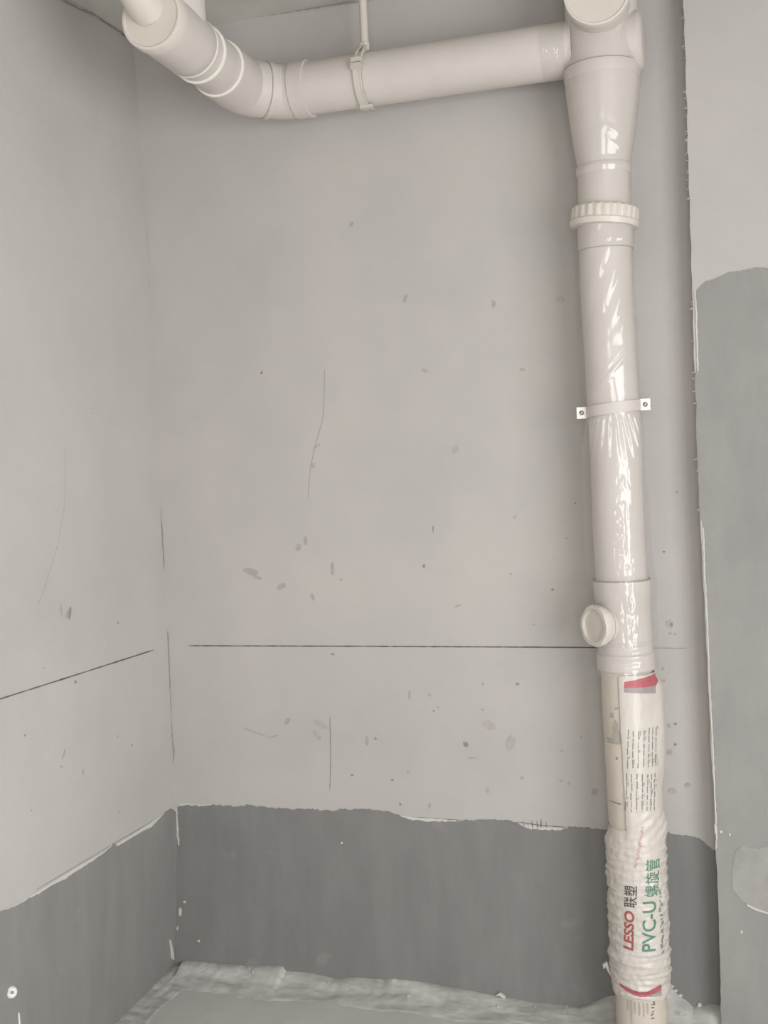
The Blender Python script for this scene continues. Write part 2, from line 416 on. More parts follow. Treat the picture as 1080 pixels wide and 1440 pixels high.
left_slab('exposed_plaster', [(28, 1268), (60, 1249), (100, 1224), (150, 1195), (130, 1211), (110, 1224), (90, 1238), (70, 1249), (40, 1266)], M['white_plaster'], 0.0012, wall_left)
left_slab('plaster_fleck', [(237, 1322), (239, 1321), (242, 1336), (244, 1350), (240, 1348), (239, 1336)], M['white_plaster'], 0.004, wall_left)

# ------------------------------------------------------------------ pencil lines and marks on the walls
def line_strip(pts, fn, nrm, wpx, material, parent, name='pencil_line', seed=0, label=None):
    r = resample(pts, 6); a = []; b = []
    for i, (x, y) in enumerate(r):
        q = r[min(i+1, len(r)-1)]; p = r[max(i-1, 0)]
        d = Vector((q[0]-p[0], q[1]-p[1])).normalized(); n = Vector((-d.y, d.x))
        w_ = wpx*0.5*(0.75+0.5*N(x*0.13+y*0.13, seed+2.2)+0.25*N(x*0.5, y*0.5, seed))
        if i in (0, len(r)-1): w_ *= 0.35
        w_ = max(w_, 0.12)
        a.append((x+n.x*w_, y+n.y*w_)); b.append((x-n.x*w_, y-n.y*w_))
    mb = MB(); pa = [fn(*p) for p in a]; pb = [fn(*p) for p in b]; n = len(pa)
    o = [v+nrm*0.0007 for v in pa+pb]
    base = pa+pb
    mb.add(o+base, [[i, i+1, n+i+1, n+i] for i in range(n-1)]+[[i, 2*n+i, 2*n+i+1, i+1] for i in range(n-1)]+[[n+i, n+i+1, 3*n+i+1, 3*n+i] for i in range(n-1)])
    return mb.build(name, material, parent, False, label)
BN, LN = Vector((0, -1, 0)), Vector((1, 0, 0))
line_strip([(265, 908), (500, 908.8), (750, 910), (846, 910.6)], at_y, BN, 2.2, M['pencil'], wall_back, seed=1, label='one-metre pencil datum line')
line_strip([(846, 910.6), (905, 911), (966, 911.6)], at_y, BN, 1.3, M['pencil_light'], wall_back, seed=2)
line_strip([(216, 914), (110, 948), (-8, 985.5)], at_left, LN, 2.2, M['pencil'], wall_left, seed=3, label='pencil datum line')
line_strip([(562, 1148), (610, 1151), (650, 1153.8)], at_y, BN, 1.2, M['pencil'], wall_back, seed=4)
line_strip([(728, 1156), (760, 1160.5), (800, 1163.6)], at_y, BN, 1.2, M['pencil'], wall_back, seed=5)
line_strip([(238, 1141), (200, 1163), (160, 1186), (110, 1216), (50, 1252)], at_left, LN, 1.0, M['pencil_light'], wall_left, seed=6)
line_strip([(464, 1008), (465, 1050), (465, 1082), (464, 1112)], at_y, BN, 1.3, M['pencil_light'], wall_back, seed=7)
line_strip([(456.5, 520), (456, 560), (454, 590), (444, 625), (437, 655), (433, 700)], at_y, BN, 0.55, M['pencil_light'], wall_back, 'crack', 8)
line_strip([(92, 630), (91, 710), (80, 770), (60, 835), (52, 852)], at_left, LN, 0.5, M['scuff'], wall_left, 'crack', 9)
for k, seg in enumerate([[(219, 600), (221, 650), (223, 700), (227, 742), (229, 785), (230, 800)], [(235, 888), (237, 940), (239, 1000), (241, 1040)], [(241, 1040), (244, 1056), (242, 1072), (244, 1110), (246, 1135)], [(205, 320), (208, 380), (210, 400)]]):
    line_strip(jag(seg, 0.8, 20+k, 5, 0.3, 0), lambda a, b: at_y(a+1.0, b, -0.001), BN, (0.8, 1.4, 1.4, 0.6)[k], M['pencil_light'], wall_back, 'crack', 10+k)
for k, seg in enumerate([[(742, 1156), (744, 1166)], [(748, 1154), (749, 1168)], [(755, 1154), (756, 1167)], [(761, 1152), (761, 1165)], [(768, 1156), (769, 1164)], [(735, 1154), (738, 1161)]]):
    line_strip(seg, lambda a, b: at_y(a, b, -0.001), BN, 1.2, M['pencil'], wall_back, 'scratch', 30+k)
# scuffs: (x, y, rx, ry, tilt, dark)
SC = [(354, 804, 12, 4.5, 0.3, 0), (362, 812, 6, 2, 0.2, 0), (396, 825, 6, 4, -0.5, 0), (440, 655, 3, 4, 0, 0), (446, 627, 5, 1.6, -0.6, 0), (694, 427, 3, 6, 0, 0), (789, 421, 6, 3.5, 0, 0), (597, 521, 5, 2.5, 0.4, 0), (368, 524, 2, 2, 0, 1),
      (734, 520, 4, 2.5, 0, 0), (640, 632, 6, 6, 0, 0), (724, 727, 2, 3, 0.5, 0), (609, 744, 0.8, 5, 0, 1), (596, 796, 2, 3, 0, 1), (777, 829, 2.2, 1.6, 0, 1), (718, 807, 2.4, 1.2, 0.3, 0), (809, 708, 1.3, 1.3, 0, 1), (797, 757, 2, 1, 0, 0),
      (644, 852, 6, 1.5, -0.4, 0), (750, 878, 2, 1.2, 0, 0), (468, 920, 2.5, 1.4, 0, 1), (576, 977, 2.2, 6, 0, 0), (604, 977, 2.5, 2.5, 0, 0), (610, 999.5, 1.3, 1.3, 0, 1), (616, 994.5, 1.2, 1.2, 0, 1), (679, 961.5, 1.2, 1.2, 0, 1), (728, 962, 2.8, 1.6, 0, 1),
      (655, 1047, 4, 3.5, 0.4, 1), (663, 1066, 7, 1.2, 0, 0), (679, 998, 2, 2, 0, 0), (516, 1042, 2.5, 7, 0, 0), (528, 1039, 1.8, 1.5, 0, 1), (574, 1086, 2, 2, 0, 0), (552, 1097, 2.2, 1.2, 0, 1), (495, 1090, 1.6, 1.4, 0, 1), (686, 1111, 2.5, 4, 0, 0),
      (734, 1094, 3, 2, 0, 0), (563, 1131, 1.6, 1.8, 0, 1), (604, 1133, 2, 5, 0.3, 0), (688, 1021, 9, 6, 0.4, 0), (718, 1045, 6, 12, 0.2, 0), (450, 1018, 14, 3, 0.5, 0), (446, 1034, 9, 3, 0.9, 0), (357, 1029, 18, 1.2, 0.35, 0), (384, 1036, 7, 1, -0.3, 0), (404, 1014, 3, 5, 0.5, 0),
      (942, 877, 5.5, 5.5, 0, 0), (944, 878, 2.5, 3, 0, 1), (943, 891, 1.6, 1.4, 0, 0), (950, 892, 1.6, 1.4, 0, 0), (933, 940, 2.2, 2.2, 0, 0), (934, 957, 2, 2, 0, 0), (941, 1021, 2.6, 2.6, 0, 0), (950, 1018, 1.8, 1.8, 0, 1), (950, 1047, 2, 1.8, 0, 1), (942, 1058, 3.5, 3.5, 0, 0), (946, 1112, 6, 4, 0.3, 0), (967, 1104, 4, 3, 0, 0),
      (836, 1114, 3.5, 5, 0, 0), (789, 1098, 2.6, 2, 0, 0), (800, 1102, 1.8, 1.8, 0, 0), (817, 1037, 2, 1.6, 0, 0), (790, 1056, 1.8, 1.8, 0, 0), (480, 815, 2, 1.3, 0, 0), (570, 420, 2, 6, 0.3, 0), (495, 315, 1.5, 3.5, 0.4, 0), (430, 760, 2.2, 6, 0, 0), (468, 800, 2, 9, 0, 0), (420, 770, 3, 5, 0.3, 0), (440, 840, 2, 5, -0.3, 0), (934, 776, 1.3, 1.3, 0, 1), (952, 692, 1.2, 1.0, 0, 1)]
for i, (x, y, rx, ry, t0, dk) in enumerate(SC):
    n = 13; pts = []
    for q in range(n):
        t = 2*math.pi*q/n; k = 1+0.45*N(math.cos(t)*1.3+i, math.sin(t)*1.3, i*0.7)
        a, b = rx*k*math.cos(t), ry*k*math.sin(t)
        pts.append((x+a*math.cos(t0)-b*math.sin(t0), y+a*math.sin(t0)+b*math.cos(t0)))
    back_slab('scuff_mark', pts, M['scuff_dark' if dk else ('scuff_faint' if rx*ry > 20 and i > 2 else 'scuff')], 0.0004+0.00002*i, wall_back)
for i, (x, y, rx, ry, t0, dk) in enumerate([(98, 862, 2.0, 9, 0.12, 1), (94, 864, 1.5, 7, 0.25, 0), (86, 858, 1.2, 10, -0.1, 0), (106, 959, 1.5, 2.5, 0, 1), (35, 1034, 1.2, 1.8, 0, 1), (166, 876, 1.2, 1.2, 0, 1), (185, 1048, 1.3, 1.3, 0, 1), (165, 1036, 1.6, 1.8, 0, 0), (86, 1078, 2.2, 2, 0, 0), (117, 1085, 1.4, 4, -0.2, 0), (44, 1140, 1.5, 1.5, 0, 0), (131, 574, 1.5, 1.3, 0, 0), (167, 1141, 1.2, 1.6, 0, 0), (90, 1060, 1.4, 8, 0.3, 0), (62, 940, 1.5, 1.3, 0, 0)]):
    pts = [(x+rx*math.cos(t)*math.cos(t0)-ry*math.sin(t)*math.sin(t0), y+rx*math.cos(t)*math.sin(t0)+ry*math.sin(t)*math.cos(t0)) for t in [2*math.pi*q/11 for q in range(11)]]
    left_slab('scuff_mark', pts, M['scuff_dark' if dk else 'scuff'], 0.0007, wall_left)
# dark ragged joint between ceiling and walls
line_strip(jag([(180, 58), (292, 36), (310, 32), (340, 25), (380, 20), (400, 17), (430, 12), (470, 6), (502, 2), (530, -3), (600, -14)], 1.6, 40, 4), lambda a, b: at_y(a, b, -0.002), BN, 4.0, M['pencil_light'], ceiling, 'ceiling_joint', 41)
line_strip(jag([(-60, -95), (60, -18), (104, 8), (112, 13), (132, 20), (150, 32), (168, 44), (182, 54)], 1.6, 42, 4), lambda a, b: at_left(a, b, 0.003), LN, 2.4, M['pencil_light'], ceiling, 'ceiling_joint', 43)

# ------------------------------------------------------------------ rough cement fillet where the walls meet the floor
ftop = [(246, 1356), (252, 1351), (270, 1353), (300, 1354), (330, 1356), (350, 1358), (385, 1359), (398, 1360), (403, 1367), (425, 1368), (440, 1369), (470, 1376), (500, 1376), (540, 1380), (553, 1377), (560, 1379), (600, 1381), (640, 1388), (680, 1397), (700, 1401), (720, 1404), (750, 1410), (770, 1411), (800, 1413), (815, 1416), (830, 1411), (850, 1404), (870, 1402), (900, 1402), (925, 1398), (936, 1384), (944, 1392), (956, 1402), (966, 1408), (975, 1416), (985, 1414), (1000, 1411), (1012, 1412), (1026, 1412)]
FT = sorted([(at_y(a, b).x, max(0.004, at_y(a, b).z)) for a, b in ftop])
mb = MB(); NX, NK = 420, 16
xa, xb = 0.0, 1.72
vs = []
for i in range(NX):
    x = xa+(xb-xa)*i/(NX-1)
    h = lerp_tab(FT, x)+0.003*N(x*14, 1.1)+0.0012*N(x*60, 4.4)
    h = max(h, 0.006)
    wd = 0.125+0.035*N(x*5, 2.0)+0.012*N(x*23, 6.0)
    for k in range(NK):
        s = k/(NK-1)
        y = -0.001-wd*s
        z = h*(1-s)**1.5*(1+0.15*math.sin(s*9+2.5*N(x*4, 9)))
        z += (0.004*N(x*9, s*4, 3)+0.0025*N(x*40, s*11, 5))*math.sin(math.pi*min(1, s+0.06)) + 0.0015
        vs.append((x, y, max(z, 0.0005) if k < NK-1 else -0.002))
mb.add(vs, [[i*NK+k, i*NK+k+1, (i+1)*NK+k+1, (i+1)*NK+k] for i in range(NX-1) for k in range(NK-1)])
mb.build('cement_fillet', M['fillet'], floor, True, 'rough pale cement run along the foot of the back wall')
FL = [(250, 1354), (240, 1364), (232, 1371), (218, 1384), (205, 1398), (190, 1414), (180, 1424), (160, 1444), (120, 1480)]
FLT = sorted([(-at_left(a, b).y, max(0.004, at_left(a, b).z)) for a, b in FL])
mb = MB(); vs = []; NY = 240
for i in range(NY):
    d = 0.0+0.95*i/(NY-1)
    h = max(0.005, lerp_tab(FLT, d)+0.003*N(d*14, 7.7)); wd = 0.09+0.02*N(d*6, 3.0)
    for k in range(NK):
        s = k/(NK-1); z = h*(1-s)**1.4*(1+0.2*math.sin(s*8+2*N(d*5, 4)))
        z += (0.004*N(d*9, s*4, 13)+0.002*N(d*40, s*10, 15))*math.sin(math.pi*min(1, s+0.06))+0.0015
        z = max(z, 0.0005) if k < NK-1 else -0.002
        vs.append((xleft(-d, max(z, 0.03))+0.001+wd*s, -d, z))
mb.add(vs, [[i*NK+k, i*NK+k+1, (i+1)*NK+k+1, (i+1)*NK+k] for i in range(NY-1) for k in range(NK-1)])
mb.build('cement_fillet', M['fillet'], floor, True, 'rough pale cement run along the foot of the left wall')
mb = MB()                                       # crumbs and slips of cement stuck along the run
for i in range(22):
    x = random.uniform(0.05, 1.55); h = lerp_tab(FT, x); r = random.uniform(0.002, 0.005)
    mb.lathe((x, -random.uniform(0.004, 0.07), h*random.uniform(0.4, 1.0)), (random.uniform(-1, 1), random.uniform(-1, 1), 1), [(-r, r*0.4), (-r*0.2, r), (r*0.7, r*0.5)], 6)
tag(mb.build('cement_crumbs', M['fillet'], floor, False), kind='stuff')
for px in ([(552, 1384), (551, 1377), (555, 1376), (557, 1384)], [(698, 1398), (704, 1395), (712, 1401), (710, 1403), (703, 1399)]):
    mb = MB(); mb.slab([at_y(a, b, -0.004) for a, b in px], Vector((0, -0.008, 0)))
    mb.build('cement_chip', M['white_plaster'], floor, False)

# ------------------------------------------------------------------ vertical drain stack
AY = -0.112                                     # depth of the stack's axis in front of the back wall
# pixel row : left edge, right edge of the bare pipe or fitting
STK = [(-90, 803, 884), (260, 817, 881), (400, 820, 885), (575, 830, 895), (640, 835, 898), (750, 838, 902), (860, 845, 909), (1000, 851, 916), (1200, 862, 927), (1430, 870, 935), (1560, 875, 940)]
AX = []
for (py, l, r) in STK:
    P = at_y((l+r)/2, py, AY); AX.append((P.z, P.x, pxm(P, (r-l)/2)))
AX.sort()
XC = [(a, b) for a, b, c in AX]; 
def axis(z): return Vector((lerp_tab(XC, z), AY, z))
RP = 0.0655
def zrow(py, px=None):                          # height on the stack's axis seen at pixel row py
    x = px
    for _ in range(5):
        P = at_y(x if x else 860, py, AY); q = axis(P.z)
        d = q-CAM; x = 540+F*d.dot(RT)/d.dot(FW)
    return at_y(x, py, AY).z
def cpx(z):
    d = axis(z)-CAM; return 540+F*d.dot(RT)/d.dot(FW)
def front(z):                                   # horizontal directions at height z: towards the viewer and to the viewer's right
    d = CAM-axis(z); d.z = 0; n = d.normalized(); return n, Vector((-n.y, n.x, 0))
def cyl(z, th, r):
    n, t = front(z); return axis(z)+n*(r*math.cos(th))+t*(r*math.sin(th))
def stack_rings(zr, n=48):                      # [(z, r)] -> rings round the axis
    return [[cyl(z, 2*math.pi*q/n, r) for q in range(n)] for z, r in zr]
def seg(name, zr, material, parent, cap0=True, cap1=True, label=None, n=48):
    mb = MB(); mb.rings(stack_rings(zr, n), True, cap0, cap1); return mb.build(name, material, parent, True, label)

stack = thing('drain_stack', axis(0.0), 'white plastic vertical drain pipe with fittings standing before the back wall', 'pipe')
Z = zrow
px2r = lambda w_, z: pxm(axis(z), w_/2)
# lower pipe, down to the floor
zj = Z(936)
seg('pipe', lsp and [(z, RP) for z in lsp(0.0, zj+0.02, 26)], M['pvc_cream'], stack, label='cream lower length of pipe')
# inspection tee with its round cap
zt0, zt1 = Z(934), Z(815)
rt = RP+0.004
tee = seg('inspection_tee', [(zt0-0.012, rt-0.002), (zt0-0.010, rt+0.004), (zt0+0.03, rt+0.004), (zt0+0.034, rt), (zt1-0.05, rt), (zt1-0.046, rt+0.003), (zt1-0.002, rt+0.003), (zt1, rt)], M['pvc'], stack)
zc = Z(876); n, t = front(zc)
ang = math.radians(50)
cd_ = (n*math.cos(ang)-t*math.sin(ang)); cd_.z = 0.02; cd_.normalize()
c0 = axis(zc)
mb = MB(); mb.lathe(c0, cd_, [(0.0, 0.045), (0.062, 0.045), (0.0625, 0.049), (0.068, 0.0495), (0.0685, 0.0465), (0.074, 0.0465), (0.0745, 0.0495), (0.080, 0.0495)], 40)
mb.build('branch_socket', M['pvc'], tee)
cap = MB()
def notch(q, h): return 1.0+(0.018 if (q % 8) < 5 else -0.018)*(1 if 0.079 < h < 0.1008 and h > 0.083 else 0)
cap.lathe(c0, cd_, [(0.078, 0.048), (0.080, 0.0515), (0.084, 0.0525), (0.098, 0.0525), (0.1005, 0.0505), (0.1010, 0.0425), (0.0945, 0.0385), (0.0935, 0.033), (0.096, 0.016), (0.0965, 0.0)], 48, True, False, rmod=notch)
cap.build('inspection_cap', M['pvc_cap'], tee, label='round screw cap with notched rim')
# middle pipe
zk0 = Z(318)
seg('pipe', [(z, RP) for z in lsp(zt1-0.03, zk0, 24)], M['pvc'], stack)
seg('pipe_collar', [(Z(352)-0.002, RP), (Z(352), RP+0.003), (zk0-0.01, RP+0.004), (zk0, RP+0.002)], M['pvc'], stack)
# ribbed expansion joint nut
zn0, zn1 = Z(321), Z(292)
tilt = 0.0
NR = 120
mb = MB(); rs = []
for h, r, rib in ((0, 0.070, 0), (0.001, 0.0845, 0), (0.010, 0.0870, 0), (0.014, 0.0875, 0), (0.018, 0.084, 0), (0.020, 0.083, 1), (zn1-zn0-0.006, 0.082, 1), (zn1-zn0-0.001, 0.079, 0), (zn1-zn0, 0.066, 0)):
    rs.append([cyl(zn0+h+0.02*0, 2*math.pi*q/NR, r+(0.0030*rib if (q % 5) < 3 else 0)) + Vector((0, 0, 0.06*(2*0-0)+0.05*0)) for q in range(NR)])
mb.rings(rs, True, True, True)
nut = mb.build('joint_nut', M['pvc_cap'], stack, label='ribbed expansion joint nut')
# slight tilt of the nut as in a hand-tightened joint
c = axis((zn0+zn1)/2); nn, tt = front(c.z)
R3 = Matrix.Rotation(-0.085, 4, nn)
for v in nut.data.vertices: v.co = c + (R3 @ (v.co-c))
seg('pipe', [(zn1-0.01, 0.0650), (Z(262), 0.0650), (Z(246), 0.0650)], M['pvc'], stack)
# reducer
zr = [(Z(247), 0.0660), (Z(245), 0.0685), (Z(236), 0.0690), (Z(233), 0.0655), (Z(205), 0.0735), (Z(165), 0.0835), (Z(138), 0.0895), (Z(132), 0.0915), (Z(112), 0.0925)]
seg('reducer', zr, M['pvc'], stack)
# cross fitting under the ceiling
zx0 = Z(114); zb = Z(70)
cross = seg('cross_fitting', [(zx0, 0.0935), (zx0+0.004, 0.0955), (zx0+0.03, 0.0950), (zx0+0.034, 0.0905), (H-0.06, 0.0905), (H-0.056, 0.095), (H-0.001, 0.095)], M['pvc'], stack)
zcf = Z(22)
mb = MB(); cfd = Vector((0.07, -1, 0.0)).normalized()
cf0 = axis(zcf); 
mb.lathe(cf0, cfd, [(0, 0.074), (0.125, 0.074), (0.125, 0.0775), (0.150, 0.0775)], 44)
mb.build('branch_socket', M['pvc'], cross)
mb = MB(); mb.lathe(cf0, cfd, [(0.138, 0.0775), (0.139, 0.0795), (0.158, 0.0795), (0.160, 0.0785), (0.161, 0.074), (0.1575, 0.0725), (0.1570, 0.03), (0.1575, 0.0)], 48, True, False)
mb.build('end_cap', M['pvc_cap'], cross, label='round flat cap')
mb = MB(); zs_ = Z(66)
mb.lathe(axis(zs_), (1, 0, 0), [(0, 0.072), (0.094, 0.072), (0.102, 0.064), (0.105, 0.05), (0.106, 0.0)], 36, True, False)
mb.build('side_stub', M['pvc'], cross)
# seams
for py, r in ((97, 0.0960), (814, rt+0.0036), (352, RP+0.0034)):
    z = Z(py); seg('seam', [(z-0.0005, r-0.002), (z-0.0005, r), (z+0.0005, r), (z+0.0005, r-0.002)], M['seam'], stack, False, False)

# ------------------------------------------------------------------ horizontal branch pipe
BP = [(800, 70), (765, 75.5), (650, 92.5), (520, 112), (430, 125.5)]
BY = AY
Pa, Pb = at_y(800, 70, BY), at_y(430, 125.5, BY)
bd = (Pb-Pa).normalized()
RB = 0.0705
branch = thing('branch_pipe', Pb+Vector((0, 0, -RB)), 'white plastic branch pipe hung under the ceiling, bending to a capped end', 'pipe')
mb = MB(); mb.tube([Pa+(Pb-Pa)*s for s in lsp(-0.02, 1.0, 14)], RB-0.001, 44); mb.build('pipe', M['pvc'], branch)
# two half bends turning the run towards the viewer
def on_line(P, d, px, lo_=-0.3, hi_=1.5):          # point of the line P + s*d whose image lies at pixel column px
    for _ in range(50):
        md = (lo_+hi_)/2; q = P+d*md-CAM
        if 540+F*q.dot(RT)/q.dot(FW) > px: lo_ = md
        else: hi_ = md
    return P+d*lo_
B1 = on_line(Pb, bd, 397)
d45 = Vector((-1, -1, 0.0)).normalized(); d45.z = 0.03; d45.normalize()
B2 = on_line(B1, d45, 341)
Pe = at_z(214, 25, B2.z+0.012)
out = (Pe-B2).normalized()
def bend(P, da, db, R_):
    return [(P-da*R_)*(1-a)**2+P*2*a*(1-a)+(P+db*R_)*a*a for a in lsp(0, 1, 9)]
def ring_on(c, d, h, r, w_, name, material, parent, lab=None):
    mb = MB(); mb.lathe(c, d, [(h-w_/2, r-0.004), (h-w_/2, r), (h+w_/2, r), (h+w_/2, r-0.004)], 44); return mb.build(name, material, parent, label=lab)
def sleeve_on(c, d, h0, h1, r, name, parent):
    mb = MB(); mb.lathe(c, d, [(h0, r-0.004), (h0+0.0015, r), (h1-0.0015, r), (h1, r-0.004)], 44); return mb.build(name, M['pvc'], parent)
mb = MB(); mb.tube([B1-bd*0.075]+bend(B1, bd, d45, 0.028)+[B1+d45*0.06], RB+0.002, 44); elbow = mb.build('half_bend', M['pvc'], branch)
hs = (on_line(B1, d45, 374)-B1).length
sleeve_on(B1, bd, -0.085, -0.040, RB+0.0055, 'bend_socket', elbow)
sleeve_on(B1, d45, 0.038, hs+0.008, RB+0.0055, 'bend_socket', elbow)
ring_on(B1, d45, hs+0.009, RB+0.0045, 0.0016, 'seam', M['seam'], elbow)
mb = MB(); mb.tube([B1+d45*(hs+0.005)]+bend(B2, d45, out, 0.030)+[B2+out*0.08], RB+0.004, 44); elbow2 = mb.build('half_bend', M['pvc'], branch)
# run towards the viewer
e0 = B2
Lc = (Pe-e0).length
along = lambda px: (on_line(e0, out, px)-e0).length
hb = [along(306), along(280), along(268)]
mb = MB(); mb.tube([e0+out*s for s in lsp(0.05, Lc, 10)], RB-0.001, 44); mb.build('pipe', M['pvc'], branch)
sleeve_on(e0, out, 0.055, hb[0], RB+0.0045, 'bend_socket', elbow2)
for h in hb:
    ring_on(e0, out, h, RB+0.0040, 0.0060, 'glue_bead', M['cement_glue'], branch, 'bright bead of solvent cement')
mb = MB(); mb.lathe(e0, out, [(hb[2]-0.004, RB), (hb[2], RB+0.003), (hb[2]+0.03, RB+0.003), (hb[2]+0.034, RB+0.0035), (Lc-0.01, RB+0.0035), (Lc-0.01, RB)], 44)
tee2 = mb.build('tee_fitting', M['pvc'], branch)
# upright leg of the tee, up to the ceiling
tp = e0+out*along(252)
mb = MB(); mb.tube([tp, tp+Vector((0, 0, 0.02)), Vector((tp.x, tp.y, H+0.01))], RB-0.004, 40); mb.build('tee_leg', M['pvc'], tee2)
mb = MB(); mb.lathe(Pe, out, [(-0.03, RB+0.004), (-0.028, RB+0.006), (0.004, RB+0.006), (0.007, RB+0.004), (0.008, RB-0.001), (0.005, RB-0.004), (0.004, 0.03), (0.004, 0)], 48, True, False)
endcap = mb.build('end_cap', M['pvc_cap'], branch, label='round flat end cap')
mb = MB(); q0 = Pe+out*0.0+Vector((-0.012, 0, 0.022)); mb.tube([q0-out*0.006, q0+out*0.02+Vector((0, 0, 0.008)), q0+out*0.05+Vector((-0.008, 0, 0.04)), q0+out*0.07+Vector((-0.012, 0, H-q0.z+0.01))], [0.042, 0.043, 0.044, 0.044], 28)
mb.build('neck_pipe', M['pvc_cap'], endcap)

# ------------------------------------------------------------------ hanger
hx = at_y(505, 100, BY-RB).x
def on_run(x):
    s = (x-Pa.x)/bd.x; return Pa+bd*s
hc = on_run(at_y(515, 113, BY).x)
hanger = thing('pipe_hanger', hc+Vector((0, 0, -RB-0.01)), 'cream plastic pipe hanger with rod, gripping the branch pipe', 'pipe hanger')
side = bd.cross(Vector((0, 0, 1))).normalized(); upv = side.cross(bd).normalized()
if upv.z < 0: upv = -upv
rb = RB+0.0035; NB = 60
def band_rings(hw, r0, r1, a0=0, a1=2*math.pi, n=NB):
    rs = []
    for q in range(n):
        a = a0+(a1-a0)*q/(n-1); dvec = upv*math.cos(a)+Vector((0, -1, 0))*math.sin(a)
        rs.append([hc+bd*hw+dvec*r0, hc+bd*hw+dvec*r1, hc-bd*hw+dvec*r1, hc-bd*hw+dvec*r0])
    return rs
mb = MB(); mb.rings(band_rings(0.0115, RB+0.0001, rb+0.0015, 0, 2*math.pi), True, True, True)
band = mb.build('clamp_band', M['hanger'], hanger)
for s in (-1, 1):
    mb = MB()
    rs = [[p+bd*(s*0.0095) for p in ring] for ring in band_rings(0.002, RB, rb+0.0035, 0.8, 3.6, 40)]
    mb.rings(rs, True, True, True); mb.build('band_rib', M['hanger'], band)
ab = 1.30                                         # buckle angle from the top, towards the viewer
dv = upv*math.cos(ab)+Vector((0, -1, 0))*math.sin(ab); tv = upv*(-math.sin(ab))+Vector((0, -1, 0))*math.cos(ab)
for s in (-1, 1):
    mb = MB(); mb.box(hc+dv*(rb+0.006)+tv*(s*0.0085), bd, tv, dv, 0.0145, 0.0068, 0.007); mb.build('buckle', M['hanger'], hanger, False)
mb = MB(); mb.box(hc+dv*(rb+0.0045), bd, tv, dv, 0.0135, 0.003, 0.006); mb.build('buckle_gap', M['seam'], hanger, False)
aa = math.pi*0.93
mb = MB(); dv2 = upv*math.cos(aa)+Vector((0, -1, 0))*math.sin(aa); mb.box(hc+dv2*(rb+0.004)-bd*0.004, bd, Vector((0, -1, 0)), dv2, 0.017, 0.008, 0.005); mb.build('band_foot', M['hanger'], hanger, False)
rodt = hc+upv*(rb+0.012)
for s in (-1, 1):
    mb = MB(); mb.tube([hc+dv*(rb+0.004)-tv*0.012+bd*(s*0.009), hc+upv*(rb*0.85)+Vector((0, -0.045, 0))+bd*(s*0.008), hc+upv*(rb+0.012)+Vector((0, -0.012, 0))+bd*(s*0.005), rodt+Vector((0, 0, 0.006))], 0.0042, 10); mb.build('hanger_ear', M['hanger'], hanger)
mb = MB(); mb.lathe(rodt, (0, 0, 1), [(-0.010, 0.013), (-0.008, 0.0145), (0.012, 0.0145), (0.014, 0.0125)], 6); mb.build('nut', M['hanger'], hanger, False)
mb = MB(); mb.tube([rodt, Vector((rodt.x, rodt.y, H+0.01))], 0.0112, 18); mb.build('rod', M['hanger'], hanger)

# ------------------------------------------------------------------ saddle clamp on the stack
zq = Z(575)
clamp = thing('pipe_clamp', axis(zq), 'slim white saddle clamp with two screwed ears round the vertical pipe', 'pipe clamp')
rc = RP+0.0048; nn, tt = front(zq)
tl = 0.085                                        # the clamp sits slightly askew: right ear higher
mb = MB(); rs = []
for q in range(41):
    a = -math.pi/2+math.pi*q/40
    off = Vector((0, 0, tl*math.sin(a)*rc))
    rs.append([cyl(zq, a, rc-0.0022)+off+Vector((0, 0, 0.0135)), cyl(zq, a, rc)+off+Vector((0, 0, 0.0135)), cyl(zq, a, rc)+off-Vector((0, 0, 0.0135)), cyl(zq, a, rc-0.0022)+off-Vector((0, 0, 0.0135))])
mb.rings(rs, True, True, True); strap = mb.build('strap', M['pvc'], clamp)
for s in (-1, 1):
    c = axis(zq)+tt*(s*(rc+0.0095))+Vector((0, 0, s*tl*rc*1.05))+nn*0.012
    mb = MB(); mb.box(c, tt, (0, 0, 1), nn, 0.0125, 0.0145, 0.0022); ear = mb.build('ear', M['white_tab'], clamp, False)
    mb = MB(); mb.lathe(c+nn*0.002, nn, [(0, 0.0062), (0.0016, 0.006), (0.0028, 0.004), (0.0030, 0)], 14, True, False); sw = mb.build('screw', M['screw'], ear)
    mb = MB(); d45 = (tt+Vector((0, 0, 1)))
    mb.box(c+nn*0.0050, d45, nn.cross(d45), nn, 0.0036, 0.0008, 0.0006); mb.build('screw_slot', M['white_tab'], sw, False)
    mb = MB(); mb.tube([Vector((c.x, c.y+0.002, c.z)), Vector((c.x, 0.0, c.z))], 0.004, 10); mb.build('anchor_bolt', M['screw'], clamp)

